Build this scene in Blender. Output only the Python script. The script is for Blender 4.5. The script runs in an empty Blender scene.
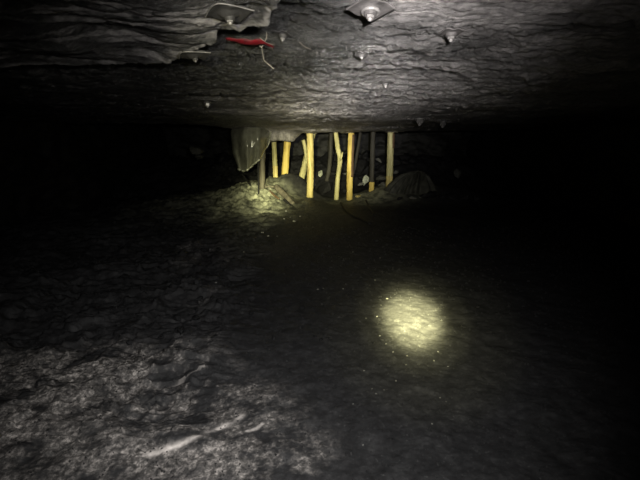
import bpy, bmesh, math, random
import numpy as np
from mathutils import Vector, Matrix
random.seed(7); rng = np.random.default_rng(7)
C = bpy.context.scene.collection
sc = bpy.context.scene
sc.view_settings.view_transform = 'Standard'
sc.view_settings.look = 'None'
sc.view_settings.gamma = 1.0
sc.view_settings.use_curve_mapping = False
sc.view_settings.exposure = 0.0
w = bpy.data.worlds.new('world'); sc.world = w; w.use_nodes = True
w.node_tree.nodes['Background'].inputs[0].default_value = (0, 0, 0, 1)
w.node_tree.nodes['Background'].inputs[1].default_value = 0

# ---------------------------------------------------------------- camera
F, PIT, CZ = 370.0, math.radians(14), 1.5
cd = bpy.data.cameras.new('camera'); cam = bpy.data.objects.new('camera', cd); C.objects.link(cam)
cd.sensor_width = 36; cd.lens = F/640*36; cd.clip_start = .02
cam.location = (0, 0, CZ); cam.rotation_euler = (math.pi/2-PIT, 0, 0); sc.camera = cam
cp, sp = math.cos(PIT), math.sin(PIT)
def ray(px, py):
    a, b = (px-320)/F, (240-py)/F
    return Vector((a, cp+b*sp, -sp+b*cp))
def PY(px, py, Y):
    d = ray(px, py); return Vector((0, 0, CZ))+d*(Y/d.y)
SL = .055
def PR(px, py, dz=0):                          # a point on the roof, which climbs a little towards the camera
    d = ray(px, py); o = CZ; z0 = 2.0+dz
    t = (z0+SL*4.5-o)/(d.z+SL*d.y)
    if t*d.y > 4.5: t = (z0-o)/d.z
    return Vector((0, 0, CZ))+d*t
def PZ(px, py, z):
    d = ray(px, py); return Vector((0, 0, CZ))+d*((z-CZ)/d.z)

# ---------------------------------------------------------------- noise
_tab = {}
def vnoise(x, y, seed=0):
    if seed not in _tab: _tab[seed] = np.random.default_rng(seed+100).random((256, 256))*2-1
    t = _tab[seed]
    xi = np.floor(x).astype(int); yi = np.floor(y).astype(int); fx = x-xi; fy = y-yi
    fx = fx*fx*fx*(fx*(fx*6-15)+10); fy = fy*fy*fy*(fy*(fy*6-15)+10)
    a = t[xi & 255, yi & 255]; b = t[(xi+1) & 255, yi & 255]; c = t[xi & 255, (yi+1) & 255]; d = t[(xi+1) & 255, (yi+1) & 255]
    return (a*(1-fx)+b*fx)*(1-fy)+(c*(1-fx)+d*fx)*fy
def fbm(x, y, oct=5, seed=0, gain=.5, ridge=False):
    s = 0; a = 1; n = 0
    for i in range(oct):
        v = vnoise(x*2**i+17.3*i, y*2**i+9.1*i, seed+i)
        if ridge: v = 1-2*np.abs(v)
        s = s+a*v; n += a; a *= gain
    return s/n
def sstep(a, b, x):
    t = np.clip((x-a)/(b-a), 0, 1); return t*t*(3-2*t)
def gauss(x, y, cx, cy, sx, sy): return np.exp(-((x-cx)/sx)**2-((y-cy)/sy)**2)
def segdist(x, y, pts):
    d = np.full(np.shape(x), 1e9)
    for (x0, y0), (x1, y1) in zip(pts[:-1], pts[1:]):
        vx, vy = x1-x0, y1-y0
        t = np.clip(((x-x0)*vx+(y-y0)*vy)/(vx*vx+vy*vy+1e-12), 0, 1)
        d = np.minimum(d, np.hypot(x-x0-t*vx, y-y0-t*vy))
    return d
def inside(x, y, poly):
    r = np.zeros(np.shape(x), bool); n = len(poly)
    for i in range(n):
        x0, y0 = poly[i]; x1, y1 = poly[(i+1) % n]
        if y0 == y1: continue
        r ^= ((y0 > y) != (y1 > y)) & (x < (x1-x0)*(y-y0)/(y1-y0)+x0)
    return r
def signed(x, y, poly):
    d = segdist(x, y, list(poly)+[poly[0]]); return np.where(inside(x, y, poly), d, -d)

# ---------------------------------------------------------------- heights of roof and floor
RZ = 2.0
slab_poly = [tuple(PR(px, py, -.12).xy) for px, py in
             [(281, -6), (279, 6), (274, 14), (271, 21), (262, 25), (250, 29), (238, 32), (229, 35), (222, 37), (219, 42), (213, 45), (203, 48), (192, 53), (184, 55), (150, 62), (120, 66)]]
slab_poly += [(-3.0, slab_poly[-1][1]), (-3.0, .5), (slab_poly[0][0]*.6, .5)]
dust_poly = [tuple(PR(px, py, 0).xy) for px, py in
             [(314, -8), (318, 6), (345, 12), (362, 24), (375, 28), (400, 20), (425, 20), (440, 24), (470, 22), (520, 30), (560, 10)]]
dust_poly += [(3.0, .6), (.0, .6)]
def roof_edge(x): return np.interp(x, [-7, -3.2, -2.3, -1.5, -.9, 2, 7], [7.6, 7.8, 9.0, 10.3, 10.75, 10.8, 10.6])+.25*vnoise(x*1.6, x*0, 55)+.06*vnoise(x*9, x*0, 56)
def terr(h, k):                                   # flaked bedding: flat levels with sharp broken edges
    t = h*k; f = t-np.floor(t); return (np.floor(t)+sstep(.80, 1, f))/k
def t_a(x, y): return fbm(x*1.1-.35*y, y*2.1, 6, 230, .55)+.28*y
def t_b(x, y): return fbm(x*2.6+.8*y, y*5.0, 5, 240, .55)
HOLLOWS = [tuple(PR(px, py, 0).xy)+(r,) for px, py, r in ((229, 9, .10), (283, 30, .08), (362, 54, .06), (386, 79, .12), (207, 98, .16), (440, 72, .12), (420, 14, .03))]
def roof(x, y):
    s = signed(x, y, slab_poly)
    wv = fbm(x*.55, y*.9, 4, 3)
    # bedding: broken edges that run across the roadway, each a small step in depth
    u = y*2.2+.55*x+1.3*fbm(x*.9, y*1.0, 4, 5)
    st = u-np.floor(u); saw = st**1.6
    u2 = y*7+1.1*x+1.7*fbm(x*1.6, y*2.2, 4, 8); s2 = (u2-np.floor(u2))**1.5
    u3 = y*6-2.4*x+1.7*fbm(x*1.4, y*2.5, 4, 28); s3 = (u3-np.floor(u3))**3
    rough = fbm(x*4, y*9, 5, 12, .58)
    f = np.exp(-((y-2.0)/2.2)**2)
    base = RZ+SL*np.clip(4.5-y, 0, 9)
    m1 = np.clip(.45+1.1*vnoise(x*.9, y*1.3, 31), 0, 1); m2 = np.clip(.4+1.2*vnoise(x*1.7, y*2.1, 33), 0, 1); m3 = np.clip(.3+1.2*vnoise(x*1.3, y*1.5, 35), 0, 1)
    z = base+.045*wv-.026*saw*m1-.009*s2*m2-.012*s3*m3+.020*rough+.020*fbm(x*5, y*8, 5, 14, .6, True)*m2+.014*fbm((x+y)*3.5, (y-x)*6, 4, 24, .6, True)*m3
    z = z+.11*(terr(t_a(x, y), 7)-t_a(x, y))+.055*(terr(t_b(x, y), 9)-t_b(x, y))
    g1 = fbm(x*1.2+.6*y, y*1.7, 5, 250, .6); g2 = fbm(x*1.9-.9*y, y*3.1, 5, 260, .6)
    z = z+.030*np.exp(-(g1/.018)**2)*m2+.020*np.exp(-(g2/.022)**2)*m1
    for hx, hy, hr in HOLLOWS: z = z+hr*.35*np.exp(-(((x-hx)/1.3)**2+(y-hy-.02)**2)/hr**2)
    lipx = sstep(-1.75, -1.5, x)*sstep(-.42, -.75, x)
    z = z-.20*lipx*sstep(0, .10, y-9.75-.35*vnoise(x*2.3, x*0, 19)-.1*vnoise(x*8, x*0, 20))*(1+.2*fbm(x*4, y*4, 3, 18))-.03*sstep(0, .08, y-9.2-.5*vnoise(x*1.2, x*0, 21))*sstep(-1.9, -1.4, x)*sstep(3.5, 1.5, x)-.04*gauss(x, y, -.9, 9.4, 1.2, 1.0)-.05*gauss(x, y, .5, 9.9, 3.2, .6)
    z += .05*gauss(x, y, -.35, 2.1, .5, .35)
    sl = sstep(-.004, .014, s+.022*fbm(x*7, y*7, 4, 41))
    layer = np.floor((s+.05*fbm(x*2.5, y*4, 3, 44))/.11)
    lam = fbm(x*1.3+1.2*y, y*7-1.5*x, 5, 47, .55)
    zs = base-.115-.05*lam+.085*(terr(lam, 7)-lam)+.006*fbm(x*14, y*30, 4, 48)+.03*sstep(.0, .10, s)*vnoise(x*3, y*4, 49)
    zs = zs-.012*np.exp(-((s-.02)/.02)**2)
    for hx, hy, hr in HOLLOWS[:1]: zs = zs+hr*.5*np.exp(-(((x-hx)/1.4)**2+(y-hy-.02)**2)/hr**2)
    z = z*(1-sl)+zs*sl
    sm = sstep(-.05, .1, signed(x, y, dust_poly)+.05*fbm(x*5, y*5, 3, 61))
    z = z*(1-.45*sm)+(base-.02+.006*fbm(x*14, y*14, 4, 62))*.45*sm
    e = roof_edge(x)
    z = z+sstep(0, .35, y-e)*(.75+.25*fbm(x*1.3, y*1.3, 4, 70))+sstep(.8, 3, y-e)*.3
    return z
rut = [tuple(PZ(px, py, 0).xy) for px, py in [(150, 452), (184, 443), (198, 437), (213, 431), (228, 424), (242, 416)]]
rut2 = [tuple(PZ(px, py, 0).xy) for px, py in [(246, 432), (256, 430), (262, 425)]]
rut3 = [tuple(PZ(px, py, 0).xy) for px, py in [(232, 455), (245, 456), (258, 458), (266, 452)]]
rut4 = [tuple(PZ(px, py, 0).xy) for px, py in [(170, 380), (186, 377), (198, 373), (204, 372)]]
CRX = [-7, -3.4, -2.6, -1.7, -1.1, -.5, 0, .8, 1.5, 2.2, 3.2, 4.2, 7]
def floor_z(x, y):
    z = .035*fbm(x*.8, y*.8, 4, 80)+.016*fbm(x*3.5, y*3.5, 5, 84, .6)
    rg = fbm(x*2.2, y*3.2, 5, 90, .6, True)
    # rough left side of the roadway: broken slabs of coal under the dust
    lf = sstep(-.15, -1.0, x+.12*y*.5)*sstep(1.0, 2.2, y)
    z += lf*(.08*rg+.05*np.floor(3*fbm(x*1.2, y*2.0, 3, 95))/1.5)
    z += .006*fbm(x*16, y*16, 4, 99, .7)
    # heap lit at the foot of the left props
    z += .42*gauss(x, y, -1.75, 10.4, 1.0, 1.6)+.20*gauss(x, y, -3.2, 9.8, 1.4, 2.2)
    z += .50*gauss(x, y, -.62, 11.0, .55, .38)+.26*gauss(x, y, -1.3, 11.1, .7, .5)
    hg = gauss(x, y, -1.9, 9.7, 1.3, 1.5); z += hg*(.10*fbm(x*3, y*2.2, 5, 104, .6, True)+.05*fbm(x*9, y*7, 4, 108, .65))
    # heaps to the right
    z += .10*gauss(x, y, 1.0, 10.9, .6, .7)+.30*gauss(x, y, 1.9, 11.2, .7, .9)+.32*gauss(x, y, 2.9, 10.9, 1.0, .9)+.32*gauss(x, y, 4.2, 10.8, 1.4, .8)
    # caved ground behind
    z += sstep(11.3, 14.5, y)*(1.0+.35*fbm(x*1.2, y*1.2, 4, 120))
    z += sstep(9.5, 11, y)*.03*fbm(x*5, y*5, 4, 123)
    
    return z
def fz(x, y): return float(floor_z(np.array([x], float), np.array([y], float))[0])
def rz(x, y): return float(roof(np.array([x], float), np.array([y], float))[0])

def HIT(px, py):
    d = ray(px, py); t = np.linspace(.6, 16, 6000); k = np.argmax(CZ+t*d.z > roof(t*d.x, t*d.y)); return Vector((0, 0, CZ))+d*float(t[k])
# ---------------------------------------------------------------- helpers
def link(name, me, mat=None, parent=None, smooth=True):
    o = bpy.data.objects.new(name, me); C.objects.link(o)
    if mat: me.materials.append(mat)
    if smooth: me.polygons.foreach_set('use_smooth', [True]*len(me.polygons))
    if parent: o.parent = parent
    return o
def tag(o, label=None, cat=None, group=None, kind=None):
    if label: o['label'] = label
    if cat: o['category'] = cat
    if group: o['group'] = group
    if kind: o['kind'] = kind
    return o
def empty(name, loc, label, cat, group=None):
    o = bpy.data.objects.new(name, None); C.objects.link(o); o.location = loc; o.empty_display_size = .1
    return tag(o, label, cat, group)
def grid_mesh(name, X, Y, Z, mat, attrs=None, flip=False):
    r, c = X.shape; me = bpy.data.meshes.new(name)
    co = np.stack([X, Y, Z], -1).reshape(-1, 3).astype(np.float32)
    i = np.arange(r*c).reshape(r, c)
    q = np.stack([i[:-1, :-1], i[:-1, 1:], i[1:, 1:], i[1:, :-1]], -1).reshape(-1, 4)
    if flip: q = q[:, ::-1]
    me.vertices.add(len(co)); me.vertices.foreach_set('co', co.ravel())
    me.loops.add(q.size); me.loops.foreach_set('vertex_index', q.ravel().astype(np.int32))
    me.polygons.add(len(q)); me.polygons.foreach_set('loop_start', np.arange(0, q.size, 4, dtype=np.int32))
    me.update(calc_edges=True)
    for k, v in (attrs or {}).items():
        a = me.attributes.new(k, 'FLOAT', 'POINT'); a.data.foreach_set('value', v.reshape(-1).astype(np.float32))
    return link(name, me, mat)
def bm_obj(name, bm, mat=None, parent=None, smooth=False):
    me = bpy.data.meshes.new(name); bm.to_mesh(me); bm.free(); return link(name, me, mat, parent, smooth)
def tube(bm, pts, rad, n=10, cap=True, jitter=0, seed=0, flat=None):
    rnd = random.Random(seed); pts = [Vector(p) for p in pts]
    if not hasattr(rad, '__len__'): rad = [rad]*len(pts)
    rings = []; prof = [1+jitter*rnd.uniform(-1, 1) for _ in range(n)]
    t0 = (pts[1]-pts[0]).normalized(); up = Vector((0, 1, 0)) if abs(t0.y) < .9 else Vector((1, 0, 0))
    a = t0.cross(up).normalized()
    for i, p in enumerate(pts):
        t = (pts[min(i+1, len(pts)-1)]-pts[max(i-1, 0)]).normalized()
        a = (a-t*a.dot(t)).normalized(); b = t.cross(a)
        ring = []
        for k in range(n):
            th = 2*math.pi*k/n; r = rad[i]*prof[k]*(1+jitter*.35*rnd.uniform(-1, 1))
            ring.append(bm.verts.new(p+a*math.cos(th)*r+b*math.sin(th)*r*(flat or 1)))
        rings.append(ring)
    for r0, r1 in zip(rings[:-1], rings[1:]):
        for k in range(n): bm.faces.new((r0[k], r0[(k+1) % n], r1[(k+1) % n], r1[k]))
    if cap: bm.faces.new(rings[0][::-1]); bm.faces.new(rings[-1])
    bmesh.ops.recalc_face_normals(bm, faces=bm.faces)
    return bm
def interp_pts(pts, m):
    pts = [Vector(p) for p in pts]; out = []; n = len(pts)-1
    for i in range(m+1):
        t = i/m*n; k = min(int(t), n-1); f = t-k
        p0 = pts[max(k-1, 0)]; p1 = pts[k]; p2 = pts[k+1]; p3 = pts[min(k+2, n)]
        out.append(.5*((2*p1)+(p2-p0)*f+(2*p0-5*p1+4*p2-p3)*f*f+(3*p1-p0-3*p2+p3)*f**3))
    return out

# ---------------------------------------------------------------- materials
def mat(name, rough=.6, spec=.5):
    m = bpy.data.materials.new(name); m.use_nodes = True; nt = m.node_tree
    b = nt.nodes['Principled BSDF']; b.inputs['Roughness'].default_value = rough
    b.inputs['Specular IOR Level'].default_value = spec
    return m, nt, b
def N(nt, t, **k):
    n = nt.nodes.new(t)
    for a, v in k.items():
        if a in n.inputs.keys(): n.inputs[a].default_value = v
        else: setattr(n, a, v)
    return n
def ramp(nt, src, stops):
    r = nt.nodes.new('ShaderNodeValToRGB'); e = r.color_ramp.elements
    while len(e) < len(stops): e.new(.5)
    for el, (p, c) in zip(e, stops): el.position = p; el.color = (*c, 1)
    nt.links.new(src, r.inputs[0]); return r
def coords(nt, scale=(1, 1, 1)):
    tc = nt.nodes.new('ShaderNodeTexCoord'); mp = nt.nodes.new('ShaderNodeMapping'); mp.inputs['Scale'].default_value = scale
    nt.links.new(tc.outputs['Object'], mp.inputs[0]); return mp.outputs[0]
def noise(nt, vec, scale, detail=8, rough=.6, dist=0):
    n = N(nt, 'ShaderNodeTexNoise'); n.inputs['Scale'].default_value = scale; n.inputs['Detail'].default_value = detail
    n.inputs['Roughness'].default_value = rough; n.inputs['Distortion'].default_value = dist
    nt.links.new(vec, n.inputs['Vector']); return n.outputs['Fac']
def bump(nt, b, h, strength, dist):
    n = N(nt, 'ShaderNodeBump'); n.inputs['Strength'].default_value = strength; n.inputs['Distance'].default_value = dist
    nt.links.new(h, n.inputs['Height'])
    nt.links.new(n.outputs[0], b.inputs['Normal']); return n
def mixc(nt, fac, a, b):
    m = nt.nodes.new('ShaderNodeMix'); m.data_type = 'RGBA'
    nt.links.new(fac, m.inputs[0]); nt.links.new(a, m.inputs[6]); nt.links.new(b, m.inputs[7]); return m.outputs[2]
def attr(nt, name):
    a = nt.nodes.new('ShaderNodeAttribute'); a.attribute_name = name; return a.outputs['Fac']

def rock_mat(name, c0, c1, scale=6, rough=.6, spec=.5, stretch=(1, 1, 1), bs=.5, bd=.01):
    m, nt, b = mat(name, rough, spec); v = coords(nt, stretch)
    r = ramp(nt, noise(nt, v, scale, 8, .65), [(.32, c0), (.68, c1)]); nt.links.new(r.outputs[0], b.inputs['Base Color'])
    bump(nt, b, noise(nt, v, scale*3, 8, .7), bs, bd); return m

# roof: layered shale with a pale dusted patch
m_roof, nt, b = mat('roof_shale', .55, .8)
v = coords(nt, (1, 2.6, 1))
dark = ramp(nt, noise(nt, v, 4.5, 12, .78, .5), [(.38, (.009, .0085, .0085)), (.51, (.050, .047, .046)), (.66, (.28, .265, .26))])
pale = ramp(nt, noise(nt, coords(nt), 22, 8, .7), [(.34, (.15, .14, .14)), (.60, (.46, .43, .425))])
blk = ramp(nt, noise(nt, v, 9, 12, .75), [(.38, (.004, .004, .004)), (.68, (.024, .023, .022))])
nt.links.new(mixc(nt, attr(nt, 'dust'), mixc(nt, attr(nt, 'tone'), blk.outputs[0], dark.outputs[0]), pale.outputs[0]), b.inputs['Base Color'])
bump(nt, b, noise(nt, v, 26, 12, .82), 1.0, .028)
rg = N(nt, 'ShaderNodeMapRange'); rg.inputs['To Min'].default_value = .36; rg.inputs['To Max'].default_value = .75
nt.links.new(attr(nt, 'dust'), rg.inputs['Value']); nt.links.new(rg.outputs[0], b.inputs['Roughness'])
# floor: coal with dust
m_floor, nt, b = mat('coal_floor', .65, .14)
v = coords(nt)
dk = ramp(nt, noise(nt, v, 9, 12, .8), [(.38, (.012, .012, .013)), (.52, (.020, .020, .0215)), (.68, (.040, .040, .042))])
spk = ramp(nt, noise(nt, v, 55, 4, .8), [(.61, (0, 0, 0)), (.67, (1, 1, 1))])
lt = N(nt, 'ShaderNodeRGB'); lt.outputs[0].default_value = (.06, .06, .061, 1)
class _D: pass
dark = _D(); dark.outputs = [mixc(nt, spk.outputs[0], dk.outputs[0], lt.outputs[0])]
pale = ramp(nt, noise(nt, v, 34, 8, .75, .3), [(.36, (.025, .024, .023)), (.50, (.13, .122, .118)), (.66, (.52, .48, .46))])
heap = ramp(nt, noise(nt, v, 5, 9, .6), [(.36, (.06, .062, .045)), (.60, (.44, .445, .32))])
c = mixc(nt, attr(nt, 'dust'), dark.outputs[0], pale.outputs[0])
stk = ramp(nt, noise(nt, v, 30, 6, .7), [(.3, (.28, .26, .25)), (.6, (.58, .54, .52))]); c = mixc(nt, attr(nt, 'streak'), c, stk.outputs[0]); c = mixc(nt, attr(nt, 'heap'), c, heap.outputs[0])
nt.links.new(c, b.inputs['Base Color'])
bump(nt, b, noise(nt, v, 34, 9, .8), .45, .008)
m_coal = rock_mat('coal', (.005, .005, .006), (.018, .018, .019), 7, .65, .15, bs=.5)
m_slate = rock_mat('dark_slate', (.014, .014, .012), (.055, .055, .045), 7, .6, .2, bs=.8)
m_wall = rock_mat('coal_rib', (.006, .006, .006), (.018, .018, .017), 3, .6, .3, (1, 1, 3), .7, .03)
m_stone = rock_mat('grey_stone', (.06, .06, .055), (.16, .16, .14), 7, .7, .3)
m_pale = rock_mat('pale_stone', (.14, .15, .11), (.50, .53, .42), 9, .7, .3)
m_chip = rock_mat('stone_chip', (.08, .08, .075), (.28, .28, .26), 20, .5, .5)

def wood_mat(name, c0, c1, c2, foot=None):
    m, nt, b = mat(name, .7, .25); v = coords(nt, (1, 1, .12))
    r = ramp(nt, noise(nt, v, 14, 8, .65, .6), [(.30, c0), (.5, c1), (.72, c2)])
    out = r.outputs[0]
    nt.links.new(out, b.inputs['Base Color']); bump(nt, b, noise(nt, v, 40, 6, .7), .6, .008); return m
m_wood = wood_mat('peeled_timber', (.14, .105, .035), (.47, .39, .15), (.66, .57, .27))
m_wood2 = wood_mat('orange_timber', (.18, .11, .03), (.54, .41, .11), (.68, .55, .19))
m_woodp = wood_mat('pale_timber', (.12, .105, .045), (.36, .335, .16), (.56, .52, .28))
m_woodd = wood_mat('grimy_timber', (.035, .032, .024), (.09, .08, .06), (.17, .155, .11))
m_woods = wood_mat('unlit_timber', (.012, .011, .009), (.03, .028, .022), (.06, .055, .042))  # timber tone darkened for props outside the beam
m_bark = wood_mat('bark', (.035, .02, .012), (.09, .055, .03), (.15, .095, .05))

def plain(name, c, rough=.5, metal=0, spec=.5, var=.4, sc_=30):
    m, nt, b = mat(name, rough, spec); b.inputs['Metallic'].default_value = metal
    c0 = tuple(x*(1-var) for x in c); c1 = tuple(min(1, x*(1+var)) for x in c)
    r = ramp(nt, noise(nt, coords(nt), sc_, 6, .6), [(.3, c0), (.7, c1)]); nt.links.new(r.outputs[0], b.inputs['Base Color']); return m
m_steel = plain('dull_steel', (.20, .19, .185), .5, .4)
m_bolt = plain('bolt_steel', (.22, .21, .205), .4, .3)
m_dark = plain('dark_steel', (.045, .043, .042), .6, .2)  # darker steel for plates and far bolts
m_plate_r = plain('dusty_plate', (.10, .093, .092), .6, .1)
m_red = plain('red_tape', (.085, .003, .006), .6, 0, .25, .7, 26)
m_wire = plain('tie_wire', (.26, .23, .20), .45, .3)
m_cable = plain('black_cable', (.006, .006, .006), .6, 0, .3)
m_cloth = plain('grey_sheet', (.10, .10, .082), .25, 0, .9, .35, 5)

# ---------------------------------------------------------------- setting
def axis_rows(a, b, n): return np.geomspace(a, b, n)
yr = np.concatenate([np.linspace(-3.0, .75, 30), axis_rows(.76, 11.5, 760), np.linspace(11.55, 17, 90)])
t = np.linspace(-1, 1, 620); xs = np.sinh(t*2.6)/math.sinh(2.6)*7.2
X, Y = np.meshgrid(xs, yr)
ZF = floor_z(X, Y)
d = signed(X, Y, [(-3.5, .2), tuple(PZ(330, 480, 0).xy), tuple(PZ(318, 440, 0).xy), tuple(PZ(280, 402, 0).xy), tuple(PZ(240, 372, 0).xy), tuple(PZ(200, 352, 0).xy), tuple(PZ(120, 342, 0).xy), (-3.5, 2.5)])
base = sstep(-.16, .22, d+.10*fbm(X*3, Y*3, 4, 130))
mott = np.clip(.30+.8*fbm(X*3, Y*4.5, 3, 133, .6)+1.0*fbm(X*11, Y*15, 5, 136, .7), 0, 1)
dust = base*mott
streak = np.zeros_like(X)
for L, wd, s in ((rut, .016, 1.0), (rut2, .007, .6), (rut4, .006, .35)):
    dd = segdist(X, Y, L)+.010*fbm(X*14, Y*14, 4, 137); streak = np.maximum(streak, s*np.exp(-(np.maximum(dd, 0)/wd)**2)*np.clip(.8+.8*fbm(X*20, Y*20, 3, 138), 0, 1))
for px, py, r in ((209, 434, .030), (198, 435, .015), (232, 421, .016)):      # dark pits in the streak
    p = PZ(px, py, 0); streak = streak*(1-np.exp(-(((X-p.x)/1.6)**2+(Y-p.y)**2)/r**2*.9))
for px, py, r, s in ((192, 246, .16, .55), (190, 262, .2, .3), (208, 296, .12, .5), (230, 262, .25, .22), (215, 250, .2, .25), (270, 252, .35, .15), (212, 345, .06, .5)):
    p = PZ(px, py, 0); dust = np.maximum(dust, s*np.exp(-((X-p.x)**2+((Y-p.y)/1.6)**2)/r**2)*np.clip(.5+fbm(X*5, Y*5, 4, 140), 0, 1))
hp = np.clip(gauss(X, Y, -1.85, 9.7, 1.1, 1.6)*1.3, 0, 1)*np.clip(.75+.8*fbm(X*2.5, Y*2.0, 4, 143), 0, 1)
hp = np.maximum(hp, .35*gauss(X, Y, -3.2, 9.6, 1.0, 1.6)); hp = np.maximum(hp, .5*gauss(X, Y, 1.4, 10.5, 1.1, .7))  # green lamplight between the right props, put in as heap colour
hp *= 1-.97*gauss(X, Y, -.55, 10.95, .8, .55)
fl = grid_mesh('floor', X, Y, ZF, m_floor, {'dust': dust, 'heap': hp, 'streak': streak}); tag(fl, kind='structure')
ZR = roof(X, Y)
dust_light = sstep(-.08, .12, signed(X, Y, dust_poly)+.09*fbm(X*6, Y*6, 4, 150))
# thin dust that the roof also carries along its layers on the right
dust_light = np.maximum(dust_light*.95, .55*sstep(-.2, 1.4, X-.1*Y+.25)*np.clip(.55+.8*fbm(X*2.2, Y*6, 5, 153), 0, 1)*sstep(9, 3, Y))
dust_light = np.maximum(dust_light, 1.0*gauss(X, Y, *PR(300, 112).xy, 1.0, 1.6)*np.clip(.6+fbm(X*3, Y*3, 5, 158, .6), 0, 1))
dust_light = np.maximum(dust_light, .95*gauss(X, Y, -.7, 9.7, 1.5, 1.3)*np.clip(.6+fbm(X*2, Y*5, 4, 157), 0, 1))  # lamplit look of the roof lip, put in as paler colour
dust_light = np.maximum(dust_light, .9*sstep(0, .05, signed(X, Y, slab_poly))*np.clip(-.02+3.2*fbm(X*3.4+Y*2, Y*24-X*3, 5, 160, .6), 0, 1))  # glossy streaks of the slab, painted pale along its layers
sd_ = signed(X, Y, slab_poly)+.022*fbm(X*7, Y*7, 4, 41); dust_light = np.maximum(dust_light, .9*np.exp(-((sd_-.022)/.014)**2)*np.clip(.6+fbm(X*8, Y*8, 3, 163), 0, 1))  # bright rim of the slab edge, a highlight painted pale
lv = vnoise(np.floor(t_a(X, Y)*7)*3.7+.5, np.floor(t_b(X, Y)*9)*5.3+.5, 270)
roof_shade = np.clip(1.5*gauss(X, Y, *PR(296, 14, 0).xy, .28, .75)+.9*gauss(X, Y, *PR(250, 50, 0).xy, .55, .5)+.8*gauss(X, Y, *PR(300, 50, 0).xy, .35, .5)+.8*gauss(X, Y, *PR(212, 74, 0).xy, .8, .9)+.5*gauss(X, Y, *PR(250, 62, 0).xy, .6, .5), 0, 1)*(1-sstep(0, .03, signed(X, Y, slab_poly)))  # shade round the slab and on the left roof, painted into the colour
sh_ = np.clip(.5+.55*lv, 0, 1)*(1-.95*roof_shade)
dust_light = np.clip(dust_light*(1-.95*roof_shade)*(.65+.6*sh_), 0, 1)
ce = grid_mesh('ceiling', X, Y, ZR, m_roof, {'dust': dust_light, 'tone': sh_}, flip=True); tag(ce, kind='structure')  # dust also carries the painted highlights, tone the painted shade
def wall(name, p0, p1, nrm):
    n = 260; h = 90; u, v_ = np.meshgrid(np.linspace(0, 1, n), np.linspace(-.5, 3.5, h))
    L = math.hypot(p1[0]-p0[0], p1[1]-p0[1])
    off = .35*fbm(u*L*.6, v_*.9, 4, hash_(name))+.10*fbm(u*L*2.5, v_*5, 4, hash_(name)+9, .6)
    Xw = p0[0]+(p1[0]-p0[0])*u+nrm[0]*off; Yw = p0[1]+(p1[1]-p0[1])*u+nrm[1]*off
    return tag(grid_mesh(name, Xw, Yw, v_, m_wall), kind='structure')
def hash_(s): return sum(map(ord, s)) % 60+170
wall('wall_left', (-6.4, -3), (-6.4, 17), (1, 0)); wall('wall_right', (6.4, 17), (6.4, -3), (-1, 0))
wall('wall_back', (-7, 16.2), (7, 16.2), (0, -1)); wall('wall_front', (7, -2.6), (-7, -2.6), (0, 1))

# ---------------------------------------------------------------- timber props
def prop(label, px_pts, Ydepth, wpx, m, top_z=None, foot_z=None, cap=None, extra=None, dy=(0, 0), seed=1, bark=None, group='timber props along the edge of the caved area', reach=True):
    """px_pts: top .. bottom in the photo, at depth Ydepth"""
    pts = [PY(px, py, Ydepth+dy[0]*(1-i/(len(px_pts)-1))+dy[1]*i/(len(px_pts)-1)) for i, (px, py) in enumerate(px_pts)]
    if reach:                                   # run up to the roof it carries and down into the ground it stands in
        a = pts[0]; q = pts[1]; zt = (top_z if top_z is not None else rz(a.x, a.y))-(.045 if cap else -.012)
        if zt > q.z+.1: k = (zt-q.z)/(a.z-q.z); pts[0] = q+(a-q)*k
    zb = fz(pts[-1].x, pts[-1].y)-.03
    q, e = pts[-2], pts[-1]; k = (zb-q.z)/(e.z-q.z)
    if k > .5: pts[-1] = q+(e-q)*k
    root = empty('timber_prop', (pts[-1].x, pts[-1].y, zb+.03), label, 'prop', group)
    o = Vector(root.location); r = wpx/2/F*Ydepth
    P = interp_pts([p-o for p in pts][::-1], 26); rnd = random.Random(seed)
    R = [r*(1.06-.12*i/26)*(1+.05*rnd.uniform(-1, 1)) for i in range(27)]
    bm = bmesh.new(); tube(bm, P, R, 14, True, .07, seed); bm_obj('trunk', bm, m, root, True)
    if bark:                                    # strip of bark left on one side
        bm = bmesh.new(); s0, s1, off = bark
        tube(bm, [P[i]+Vector((R[i]*off, -R[i]*.35, 0)) for i in range(int(s0*26), int(s1*26)+1)], [R[i]*.62 for i in range(int(s0*26), int(s1*26)+1)], 8, True, .15, seed+5)
        tag(bm_obj('bark', bm, m_bark, root, True), 'brown strip of bark')
    if cap:
        bm = bmesh.new(); p = P[-1]
        bmesh.ops.create_cube(bm, size=1, matrix=Matrix.Translation(p+Vector((cap[0], 0, .022)))@Matrix.Rotation(cap[2], 4, 'Y')@Matrix.Diagonal((cap[1], .26, .045, 1)))
        bmesh.ops.bevel(bm, geom=bm.edges, offset=.006, segments=1); tag(bm_obj('cap_board', bm, m_woodd, root), 'thin dark board wedged on top')
    if extra: extra(root, o, P, R)
    return root
A = prop('grimy grey timber prop standing below the hanging grey sheet', [(263, 126), (262.5, 160), (262, 193)], 9.75, 5.5, m_woodd, seed=2)
B = prop('slim dull timber prop with a bright foot, just right of the hanging sheet', [(273.8, 137), (274.5, 158), (275.6, 178)], 11.15, 4.6, m_woodp, seed=3)
Cp = prop('bright yellow timber prop standing beside the slim dull one, second right of the sheet', [(287.6, 138), (286.5, 150), (284.2, 179)], 11.25, 6.6, m_wood2, seed=4)
def dfork(root, o, P, R):
    q = [PY(303.2, 140, 11.35)-o, PY(305.5, 150, 11.38)-o, PY(306.4, 161, 11.45)-o]
    bm = bmesh.new(); tube(bm, interp_pts(q, 10), [.055]*11, 10, True, .1, 9); bm_obj('branch', bm, m_woodp, root, True)
D = prop('pale split timber leaning in a narrow V behind the tall pale prop', [(309.5, 146), (306, 160), (300.8, 182)], 11.5, 6.0, m_woodp, seed=5, extra=dfork, reach=True)
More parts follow.
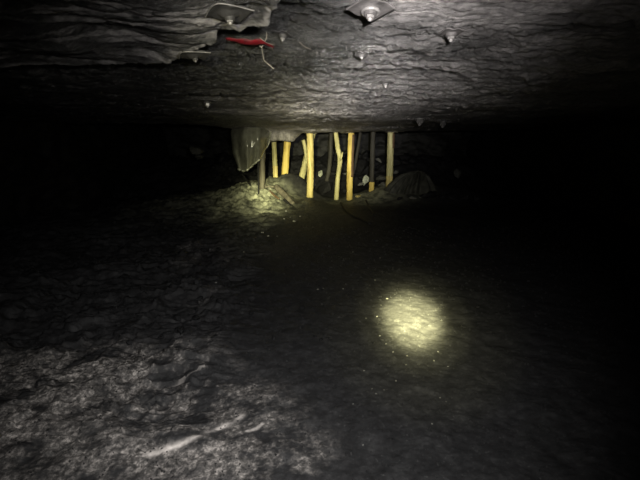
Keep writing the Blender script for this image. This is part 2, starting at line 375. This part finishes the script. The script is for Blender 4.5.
E = prop('tall straight pale yellow prop standing before the V shaped split timber', [(309.8, 131), (310.6, 165), (309.6, 201)], 10.55, 6.4, m_wood, cap=(.02, .36, .03), seed=6)
def stub(root, o, P, R):
    q = [PY(339.6, 162, 10.58)-o, PY(341.8, 156, 10.5)-o, PY(342.6, 152, 10.45)-o]
    bm = bmesh.new(); tube(bm, q, [.035, .025, .014], 8, True, .1, 3); bm_obj('branch_stub', bm, m_woodp, root, True)
Fp = prop('thin crooked timber prop with a side stub, left beside the orange prop', [(336, 134), (337.6, 147), (339.9, 160), (337.6, 180), (336.2, 202)], 10.6, 4.7, m_woodp, seed=7, extra=stub)
G = prop('orange yellow timber prop with brown bark down its upper right side', [(351.2, 131), (350, 165), (349.3, 204)], 10.5, 6.0, m_wood2, cap=(-.10, .36, -.03), seed=8, bark=(.38, .99, .62))
H = prop('dark timber prop with only its foot bright yellow, behind the pale rock', [(373, 134), (372.3, 160), (371, 199)], 10.9, 4.8, m_woods, seed=10)
p = [Vector(v_.co) for v_ in H.children[0].data.vertices]
def lit_sleeve(root, pxs, Y_, wpx, m, label):  # brighter timber sleeve standing in for lamplight on a prop's foot
    o = Vector(root.location); q = [PY(px, py, Y_)-o for px, py in pxs]
    q[-1].z = min(q[-1].z, -.02)
    bm = bmesh.new(); tube(bm, interp_pts(q, 8), [wpx/2/F*Y_*(1+.03*math.sin(i*2)) for i in range(9)], 14, True, .05, 4)
    tag(bm_obj('foot', bm, m, root, True), label)
lit_sleeve(H, [(371.9, 182), (371.5, 190), (371, 199)], 10.88, 5.4, m_wood2, 'yellow foot coloured for the lamp beam')
lit_sleeve(B, [(275.2, 166), (275.4, 172), (275.7, 178)], 11.13, 5.0, m_wood, 'yellow foot coloured for the lamp beam')
I = prop('stout yellow green timber prop furthest right of the row', [(390.8, 129), (390.2, 160), (389, 191)], 10.75, 6.6, m_woodp, cap=(.02, .34, .02), seed=11, bark=(.7, .99, .6))
lit_sleeve(I, [(389.6, 176), (389.3, 183), (389, 191)], 10.73, 7.0, m_wood, 'yellow foot in brighter timber for the lamp beam')
J = prop('dim timber prop leaning in the dark behind the stout end prop', [(331, 140), (330, 160), (326, 186)], 12.6, 4.4, m_woods, seed=12)
J['label'] = 'dim leaning timber prop in the dark behind the crooked prop'
K = prop('dim short timber prop in the dark behind the thin crooked one', [(357.5, 150), (355, 165), (349, 190)], 12.3, 3.6, m_woods, seed=13)
K['label'] = 'dim slanting timber prop in the dark right behind the orange prop'

# ---------------------------------------------------------------- rocks
def hull(seed, size, flat=.7, n=18, ox=1.0):
    r = random.Random(seed); bm = bmesh.new()
    for _ in range(n):
        v_ = Vector((r.gauss(0, 1), r.gauss(0, 1), r.gauss(0, 1))).normalized()*r.uniform(.8, 1)
        bm.verts.new((v_.x*size*ox, v_.y*size*.8, v_.z*size*flat))
    res = bmesh.ops.convex_hull(bm, input=bm.verts)
    bmesh.ops.delete(bm, geom=list({g for g in res['geom_interior'] if isinstance(g, bmesh.types.BMVert)}), context='VERTS')
    bmesh.ops.bevel(bm, geom=bm.edges, offset=size*.05, segments=1, affect='EDGES')
    return bm
rock_meshes = []
for k in range(14):
    bm = hull(300+k, 1, random.Random(k).uniform(.45, .8), 8 if k in (3, 5) else 16+k % 6, random.Random(k+50).uniform(.9, 1.5)); me = bpy.data.meshes.new('rock_shape'); bm.to_mesh(me); bm.free(); rock_meshes.append(me)
mat_meshes = {}
def rock(name, x, y, s, m, label, cat, group=None, z=None, seed=0, sink=.3, rot=None):
    k = (seed % 14, m.name)
    if k not in mat_meshes:
        me = rock_meshes[k[0]].copy(); me.materials.clear(); me.materials.append(m); mat_meshes[k] = me
    o = bpy.data.objects.new(name, mat_meshes[k]); C.objects.link(o); r = random.Random(seed*7+1)
    o.scale = (s, s, s); o.rotation_euler = rot or (r.uniform(-.25, .25), r.uniform(-.25, .25), r.uniform(0, 6.28))
    o.location = (x, y, (fz(x, y) if z is None else z)+s*.55*(1-2*sink)); return tag(o, label, cat, group)
# pale rocks named one by one
def rock_px(px, py, Y_, s, m, label, seed, name='rock', rot=None):
    q = PY(px, py, Y_); o = rock(name, q.x, q.y, s, m, label, 'rock', seed=seed, rot=rot); o.location.z = q.z; return o
o = rock_px(366.5, 180.5, 11.2, .22, m_pale, 'pale whitish upright rock leaning at the foot of the dark bright-footed prop', 3, rot=(0, .25, .3)); o.scale = (.13, .14, .38)
o = rock_px(319, 171.5, 12.0, .2, m_pale, 'pale pointed rock right beside the tall pale prop', 5, rot=(0, -.5, .3)); o.scale = (.13, .14, .38)
o = rock_px(358.5, 197, 10.7, .14, m_wood, 'small yellowish lump between the orange prop and the dark prop', 6); o.scale = (.13, .12, .10)
o = rock_px(361, 184.5, 11.2, .12, m_stone, 'small grey rock perched left of the pale upright rock', 8)
o = rock_px(383, 187, 11.2, .24, m_stone, 'rounded grey rock resting against the foot of the stout end prop', 2)
o = rock_px(381, 178, 11.9, .2, m_stone, 'grey block on the heap just behind the stout end prop', 4)
o = rock_px(322, 141, 11.4, .07, m_pale, 'tiny pale rock high in the roof break near the tall pale prop', 9); o.location.z = rz(o.location.x, o.location.y)-.03
# caved rubble behind the props
r = random.Random(21); done = []
for i in range(420):
    x = r.uniform(-4.2, 5.2); y = r.uniform(11.7, 15.2)
    if x < -2.2 and r.random() < .5: continue
    s = r.choice([.14, .18, .24, .32, .42])*r.uniform(.8, 1.2); big = s > .3
    if any(math.hypot(x-a, y-b) < .85*(s+c) for a, b, c in done): continue
    done.append((x, y, s)); m = m_stone if r.random() < .10 else m_coal
    rock('rubble_rock', x, y, s, m, 'angular broken rock in the caved rubble in the dark behind the props', 'rock', 'caved rubble behind the props', seed=i+3, sink=.25, rot=(r.uniform(-.8, .8), r.uniform(-.8, .8), r.uniform(0, 6)))
# rocks on the right ledge
for i, (px, py, s, m) in enumerate([(412, 206, .16, m_stone), (420, 207, .14, m_stone), (430, 201, .30, m_coal), (443, 204, .28, m_coal), (452, 199, .34, m_coal), (399, 207, .18, m_coal), (425, 196, .26, m_coal), (437, 209, .16, m_coal), (462, 204, .3, m_coal), (478, 200, .3, m_coal)]):
    q = PY(px, py, 10.0); rock('ledge_rock', q.x, q.y, s*.62, m, 'dark rock on the low ledge right of the ridged heap', 'rock', 'rocks on the right ledge', seed=i+60)
# coal lumps strewn over the left of the roadway
r = random.Random(5)
for i in range(110):
    px = r.uniform(120, 330) if i < 85 else r.uniform(330, 500); py = r.uniform(222, 345)
    q = PZ(px, py, 0); s = r.uniform(.02, .065)*(q.y/5)**.5*(1.2 if px < 250 else .7)
    rock('coal_lump', q.x, q.y, s, m_coal, 'black coal lump lying loose on the dark roadway floor', 'coal lump', 'coal lumps strewn over the roadway floor', seed=i+90)
# pale chips
chips = [(387, 299), (381, 305), (377, 317), (407, 356), (406, 365), (364, 371), (318, 290), (323, 289), (386, 344), (380, 336), (393, 352), (438, 352), (434, 361), (448, 367), (353, 252), (380, 258), (375, 280), (343, 289), (366, 318), (300, 212), (286, 209), (290, 213), (294, 216), (284, 215), (268, 229), (277, 230), (262, 226), (376, 394), (384, 390), (353, 404), (440, 398), (446, 402), (322, 304), (363, 445), (432, 424), (216, 283), (206, 275), (244, 251), (396, 381), (372, 389)]
for i, (px, py) in enumerate(chips):
    q = PZ(px, py, fz(*PZ(px, py, 0).xy) if py > 235 else .12); s = .0030*q.y*(.7+.6*random.Random(i).random())
    rock('stone_chip', q.x, q.y, s, m_chip, 'tiny pale stone chip glinting on the dark floor', 'stone chip', 'pale chips scattered on the floor', seed=i+4, sink=.2)
# fine coal gravel: too many to count
bm = bmesh.new(); r = random.Random(9); tets = []
V = []; Fc = []
for i in range(5200):
    y = .95*math.exp(r.random()*math.log(7.5)); x = r.uniform(-.95, .95)*min(y*.95+.3, 5.6)
    s = r.uniform(.0022, .007)*(.5+.45*y); z = fz(x, y) if False else None; V.append((x, y, s))
V = np.array(V); Zg = floor_z(V[:, 0], V[:, 1]); pts = []; faces = []
base = np.array([[1, 0, 0], [-.5, .87, 0], [-.5, -.87, 0], [.1, 0, .9], [0, .1, -.7]]); ff = [(0, 1, 3), (1, 2, 3), (2, 0, 3), (1, 0, 4), (2, 1, 4), (0, 2, 4)]
for i in range(len(V)):
    a = r.uniform(0, 6.28); ca, sa = math.cos(a), math.sin(a); q = base*rng.uniform(.6, 1.3, (5, 1))*V[i, 2]
    q = np.stack([q[:, 0]*ca-q[:, 1]*sa+V[i, 0], q[:, 0]*sa+q[:, 1]*ca+V[i, 1], q[:, 2]+Zg[i]+V[i, 2]*.3], 1)
    k = len(pts); pts.extend(map(tuple, q)); faces.extend([(f[0]+k, f[1]+k, f[2]+k) for f in ff])
me = bpy.data.meshes.new('coal_gravel'); me.from_pydata(pts, [], faces); me.update()
m_grav = rock_mat('gravel', (.009, .009, .010), (.028, .028, .029), 9, .8, .08)
tag(link('coal_gravel', me, m_grav, smooth=False), 'fine loose black coal gravel covering the roadway floor', 'gravel', kind='stuff')

# ridged heap right of the props
q = PY(404, 199, 10.45); zb = fz(q.x, q.y)
u, v_ = np.meshgrid(np.linspace(0, 2*math.pi, 180), np.linspace(0, 1, 50))
rad = v_; hgt = (1-rad**2.4)*.50*(1+.16*np.sin(u*15+5*rad+2*np.sin(u*3)))*(1+.1*fbm(u*3, rad*4, 4, 200))
rr = rad*(1+.10*np.sin(u*15+5*rad+2*np.sin(u*3))+.07*vnoise(np.cos(u)*2+5, np.sin(u)*2+5, 202))
Xh = q.x+.22+rr*np.cos(u)*.72+.22*(1-rad)**2; Yh = q.y+rr*np.sin(u)*.6+.15; Zh = zb-.06+hgt
hp_ = grid_mesh('ridged_heap', Xh, Yh, Zh, m_slate); tag(hp_, 'dark ridged heap slumped just right of the stout end prop', 'heap')

# ---------------------------------------------------------------- hanging sheet
YS = 9.2; nu, nv = 60, 60
U, Vv = np.meshgrid(np.linspace(0, 1, nu), np.linspace(0, 1, nv))
xl = np.interp(Vv, [0, .3, .7, 1], [233, 230, 232, 238]); xr_ = np.interp(Vv, [0, .15, .5, .8, 1], [271, 270, 270.5, 269, 264.5])
bot = np.interp(U, [0, .2, .35, .5, .62, .75, .88, 1], [169, 171, 170, 166.5, 163.5, 161, 157.5, 150]); top = 117
px = xl+(xr_-xl)*U; py = top+(bot-top)*Vv
bul = np.sin(np.pi*np.clip(U*1.02, 0, 1))**.6*(.30+.40*np.sin(np.pi*np.clip(Vv*.9+.05, 0, 1)))
fold = .060*np.sin(U*17+2.5*Vv+1.2*np.sin(Vv*5))*(.3+Vv)+.05*fbm(U*4, Vv*3, 4, 210)+.022*np.sin(U*41+Vv*6)*Vv**2
Yd = YS+.35-bul-fold
co = np.zeros((nv, nu, 3))
for i in range(nv):
    for j in range(nu): co[i, j] = PY(px[i, j], py[i, j], Yd[i, j])[:]
    

sh = grid_mesh('hanging_sheet', co[..., 0], co[..., 1], co[..., 2], m_cloth, flip=True)
for vv in range(nu):                                           # the top hem is pinned up to the roof
    v0 = sh.data.vertices[vv]; v0.co.z = max(v0.co.z, rz(v0.co.x, v0.co.y)+.01)
hem_pts = [Vector(sh.data.vertices[(nv-1)*nu+j].co) for j in range(nu)]
side = [Vector(sh.data.vertices[i*nu+nu-1].co) for i in range(nv-1, 8, -1)]
bm = bmesh.new(); tube(bm, hem_pts+side[1:], [.022+.006*math.sin(j*.7)+.005*math.sin(j*1.9) for j in range(nu+len(side)-1)], 8)
m_hem = plain('hem_highlight', (.20, .20, .165), .22, 0, .9, .5, 14)
hem = bm_obj('highlight_hem', bm, m_hem, sh, True)  # paler tube that paints the highlight along hem and right edge
md = sh.modifiers.new('thickness', 'SOLIDIFY'); md.thickness = .012
tag(sh, 'grey olive sheet hanging bunched from the roof left of the props', 'sheet')

# ---------------------------------------------------------------- fallen timbers and sticks
def stick(name, pxs, Ys, w_, m, label, cat, seed=1, lift=0, n=10, group=None):
    pts = []
    for (px_, py_), Y_ in zip(pxs, Ys): pts.append(PY(px_, py_, Y_))
    o = pts[0].copy(); bm = bmesh.new(); P = interp_pts([p_-o for p_ in pts], 12)
    tube(bm, P, [w_*(1-.15*i/12) for i in range(13)], n, True, .08, seed)
    ob = bm_obj(name, bm, m, None, True); ob.location = o; return tag(ob, label, cat, group)
stick('fallen_log', [(276, 187), (285, 195.5), (293, 204.5)], [9.9, 9.6, 9.3], .085, m_woodd, 'short grey brown log lying slanted down the bright heap', 'log', 3)
stick('fallen_stick', [(269.5, 191), (274, 195), (279, 199)], [9.7, 9.55, 9.4], .030, m_bark, 'thin dark stick lying on the bright heap left beside the short log', 'stick', 4)
stick('fallen_stick', [(284, 199.5), (289, 204), (294.5, 208)], [9.3, 9.2, 9.1], .032, m_cable, 'black stick lying along the lower side of the short slanted log', 'stick', 5)
stick('fallen_stick', [(265, 187), (270, 186.5), (275, 187)], [9.9, 9.9, 9.9], .030, m_woodd, 'short grimy stick lying level at the foot of the grimy grey prop', 'stick', 5)
stick('black_strip', [(258, 160), (258.2, 176), (258.6, 194)], [9.6, 9.5, 9.35], .022, m_cable, 'prop shadow built as a thin black upright strip between the hanging sheet and the bright heap', 'bar', 6)  # shadow of the grey prop, modelled as a black strip
stick('black_strip', [(242, 174), (246, 179.5), (250.5, 185.5)], [9.5, 9.4, 9.3], .024, m_cable, 'short black bar slanting out below the hanging sheet', 'bar', 7)
def ground_cable(pxs, Y0, w_, label, name='cable'):
    pts = []
    for px_, py_ in pxs:                        # drop each point on the floor it lies on
        d_ = ray(px_, py_); best = None
        for k in range(400):
            t_ = 4+k*.02; q_ = Vector((0, 0, CZ))+d_*t_
            if q_.z < fz(q_.x, q_.y): best = q_; break
        if best is None: best = PY(px_, py_, Y0)
        best.z = fz(best.x, best.y)+w_*.7; pts.append(best)
    o = pts[0].copy(); bm = bmesh.new(); tube(bm, interp_pts([p_-o for p_ in pts], 20), w_, 8)
    ob = bm_obj(name, bm, m_cable, None, True); ob.location = o; return tag(ob, label, 'cable')
ground_cable([(341, 204), (346, 211), (354, 217), (362, 220), (370, 225)], 9.5, .03, 'black cable lying in a long curve before the orange prop')
ground_cable([(366, 201), (368.5, 207), (372, 212), (374, 216)], 9.5, .025, 'short black cable lying before the foot of the dark bright-footed prop')

# ---------------------------------------------------------------- roof bolts
def bolt(px_, py_, label, plate=.075, rot=.3, tilt=(0, 0), size=1.0, drop=.0, pm=None, collar=False, glint_rim=False, nm=None):
    q = HIT(px_, py_); z = rz(q.x, q.y)
    samp = min(rz(q.x+a, q.y+b_) for a in (-plate*.8, 0, plate*.8) for b_ in (-plate*.8, 0, plate*.8)) if plate else z
    z = min(z, samp)-drop-plate*.9*abs(math.sin(tilt[0]))
    root = empty('roof_bolt', (q.x, q.y, z+.004), label, 'roof bolt', 'roof bolts'); root.rotation_euler = (Matrix.Rotation(-tilt[0], 3, 'X') @ Matrix.Rotation(tilt[1], 3, 'Y') @ Matrix.Rotation(rot, 3, 'Z')).to_euler()
    if plate:
        # square plate with a pressed dome in the middle
        bm = bmesh.new(); n = 24; g = {}
        for i in range(n+1):
            for j in range(n+1):
                x_, y_ = (i/n*2-1)*plate, (j/n*2-1)*plate; rr_ = math.hypot(x_, y_)/plate
                g[i, j] = bm.verts.new((x_, y_, -.22*plate*max(0, 1-(rr_/.62)**2)-.012+.003*math.sin(i*.5)))
        for i in range(n):
            for j in range(n): bm.faces.new((g[i, j], g[i, j+1], g[i+1, j+1], g[i+1, j]))
        ob = bm_obj('plate', bm, pm or m_steel, root, True); md = ob.modifiers.new('t', 'SOLIDIFY'); md.thickness = .006
    zz = -(.012+.22*plate) if plate else 0
    bm = bmesh.new(); tube(bm, [(0, 0, zz+.006), (0, 0, zz-.006)], .030*size, 20); tube(bm, [(0, 0, zz-.006), (0, 0, zz-.010)], .026*size, 20)
    bm_obj('washer', bm, pm or m_steel, root, False)
    bm = bmesh.new(); tube(bm, [(0, 0, zz-.008), (0, 0, zz-.022*size)], .019*size, 6); bm_obj('nut', bm, nm or m_bolt, root)
    bm = bmesh.new(); tube(bm, [(0, 0, zz-.02*size), (0, 0, zz-.032*size)], .011*size, 12); tube(bm, [(0, 0, zz-.032*size), (0, 0, zz-.035*size)], .008*size, 12)
    bm_obj('bolt_end', bm, nm or m_bolt, root, True)
    if collar:
        bm = bmesh.new(); tube(bm, [(.036*math.cos(a/24*6.2832), .036*math.sin(a/24*6.2832), -.024) for a in range(25)], .008, 8, False); bm_obj('collar', bm, m_bolt, root, True)
    if glint_rim:  # bright bead added for the light caught along the plate edge
        bm = bmesh.new(); tube(bm, interp_pts([(-plate, plate, -.014), (-plate, -plate, -.014), (plate, -plate, -.014)], 30), .0026, 6); tag(bm_obj('glint_rim', bm, m_bolt, root, True), 'bright bead for the light on the plate edge')
    return root
bolt(371, 3, 'large square bolt plate with shiny nut in the pale dusted roof patch', .080, .60, (.14, .05), size=.95, pm=m_plate_r, collar=True)
bolt(229, 8, 'square bolt plate under the dark overhanging roof slab', .075, .60, (.03, -.05), size=.7, pm=m_dark, glint_rim=True)
bolt(452, 27, 'bolt with a narrow dusty plate at the far right of the roof', .05, .1, size=1.0, pm=m_plate_r)
bolt(283, 28, 'bolt plate with a shiny nut right beside the red tape', .045, -.35, (.05, .1), size=.75, pm=m_dark)
bolt(362, 52, 'small bolt head glinting in the middle of the roof above the props', .038, .2, (.15, 0), size=.6, pm=m_dark)
bolt(386, 77, 'roof bolt in a small dark hollow above the stout end prop', .06, .2, size=.8, pm=m_dark)
bolt(207, 96, 'roof bolt glinting in the shadow above the dark left opening', .08, .3, size=1.5, pm=m_dark)
bolt(194, 50, 'thin bolt plate edge showing below the overhanging slab', .07, .5, (0, -.10), size=.5, pm=m_dark, glint_rim=True)
bolt(420, 119, 'short bolt hanging from the far roof edge on the right', .0, .3, size=3.2, pm=m_dark, nm=m_dark)
bolt(443, 122, 'blunt bolt hanging in shadow at the far right roof edge', .0, .3, size=3.0, pm=m_dark, nm=m_dark)
# knobs of rock left on the roof
# ---------------------------------------------------------------- red tape and wire
q = PR(252, 42, -.03); zc = rz(q.x, q.y)
pts = [PR(px_, py_, -.06) for px_, py_ in [(226, 39), (234, 40), (243, 41), (252, 42), (260, 41), (268, 44), (274, 47.5)]]
TZ = min(rz(p_.x, p_.y+dy) for p_ in pts for dy in (-.04, 0, .04))+.01; pts = interp_pts(pts, 40); bm = bmesh.new(); rows = []
for i, p_ in enumerate(pts):
    f = i/40; wd = .006+.036*math.sin(math.pi*min(1, f**.8*1.02))**.9; z_ = p_.z
    rows.append([bm.verts.new((p_.x, p_.y+k*wd, z_-.016*(1-k*k)*math.sin(math.pi*f)-.0025*math.sin(i*.55+k*4))) for k in (-1, -.6, -.2, .2, .6, 1)])
for a, b_ in zip(rows[:-1], rows[1:]):
    for k in range(5): bm.faces.new((a[k], a[k+1], b_[k+1], b_[k]))
ob = bm_obj('marker_tape', bm, m_red, None, True); md = ob.modifiers.new('t', 'SOLIDIFY'); md.thickness = .002
tag(ob, 'crumpled red marker tape tied flat against the dark roof', 'tape')
a = HIT(266, 31); a.z = rz(a.x, a.y)+.01
wpts = [a, PY(266.5, 38, a.y+.01), PY(262, 46, a.y+.02), PY(263, 55, a.y+.02), PY(264, 60, a.y+.02), PY(268, 64, a.y+.03), PY(274, 69, a.y+.04)]
bm = bmesh.new(); tube(bm, interp_pts([w_-a for w_ in wpts], 36), .0015, 6)
tube(bm, interp_pts([PY(259.5, 46, a.y)-a, PY(261, 44.5, a.y-.01)-a, PY(263, 45, a.y)-a, PY(261.5, 47, a.y+.01)-a, PY(259.5, 46, a.y)-a], 14), .003, 6)
ob = bm_obj('tie_wire', bm, m_wire, None, True); ob.location = a; tag(ob, 'thin pale wire hanging from the roof below the red tape', 'wire')
def rwire(pxs, label, w_=.0015):
    P_ = []
    for px_, py_ in pxs:
        p_ = HIT(px_, py_); p_.z = rz(p_.x, p_.y)-.012; P_.append(p_)
    P_[0].z += .014
    o = P_[0].copy(); bm = bmesh.new(); tube(bm, interp_pts([p_-o for p_ in P_], 16), w_, 6)
    ob = bm_obj('tie_wire', bm, m_wire, None, True); ob.location = o; tag(ob, label, 'wire')
rwire([(259, 37), (266, 40), (275, 43)], 'short pale wire lying across the red tape')
rwire([(269, 44), (272, 45.5), (273.5, 49)], 'bent wire end at the right tip of the red tape')
rwire([(298, 41), (305, 44.5), (311, 47)], 'short straight wire on the roof right of the shiny plate nut')

# dim lump on the left rib
q = PY(196, 147, 9.6); rock('rib_rock', q.x, q.y, .26, m_slate, 'dim rock standing out in the dark far left opening', 'rock', seed=7).location.z = q.z-.1
q = PY(199, 157, 9.5); o = rock('rib_rock', q.x, q.y, .14, m_slate, 'small dim rock below the upper one in the dark far left opening', 'rock', seed=9); o.location.z = q.z

# ---------------------------------------------------------------- lamps carried by the crew at the camera, plus added fills
def spot(name, loc, target, power, angle, blend, col, r=.02):
    l = bpy.data.lights.new(name, 'SPOT'); l.energy = power; l.spot_size = math.radians(angle); l.spot_blend = blend; l.color = col; l.shadow_soft_size = r
    o = bpy.data.objects.new(name, l); C.objects.link(o); o.location = loc
    o.rotation_euler = (Vector(target)-Vector(loc)).to_track_quat('-Z', 'Y').to_euler(); return o
YEL = (1.0, .94, .50); GRN = (1, .97, .56)
disc = PZ(412, 319, 0)
def lamp(name, loc, target, power, angle, col, r=.02, tails=((1.6, .30), (2.6, .10))):
    # a reflector lamp: a bright core and the weaker rings round it
    spot(name, loc, target, power, angle, 1, col, r)
    for k, f in tails: spot(name+'_halo', loc, target, power*f, min(170, angle*k), 1, col, r)
lamp('cap_lamp_spot', (.22, -.05, 1.62), disc, 23000, 9.6, (1, .94, .46), .03, ((1.25, .40), (1.9, .06), (3.4, .012)))
spot('floor_fill', (.22, -.05, 1.62), PZ(285, 300, 0), 330, 95, 1, (1, .98, .92), .02)  # added wide fill to brighten the left floor
lamp('cap_lamp_far', (-.3, -.1, 1.6), PY(316, 166, 10.6), 4900, 16, YEL, .02, ((1.6, .30), (2.6, .07)))
lamp('cap_lamp_heap', (-.3, -.1, 1.6), PY(273, 194, 10), 7000, 8, GRN, .02, ((1.7, .40), (2.8, .12)))
lamp('phone_lamp', (.16, -.15, 1.62), PR(455, 18), 70, 32, (1, .955, .94), .02, ((1.6, .35), (2.6, .06)))
lamp('slab_fill', (-.1, -.15, 1.58), PR(236, 12), 70, 19, (1, .96, .93), .02, ((1.6, .2),))  # separate lamp added to brighten the overhanging slab
lamp('phone_lamp_far', (.16, -.15, 1.62), PY(350, 124, 7), 2500, 21, (1, .96, .93), .02, ((1.6, .34), (2.5, .09)))
lamp('phone_fill', (-.05, -.02, 1.56), PZ(225, 455, 0), 70, 38, (1, .96, .93), .02, ((1.7, .45), (2.8, .28)))
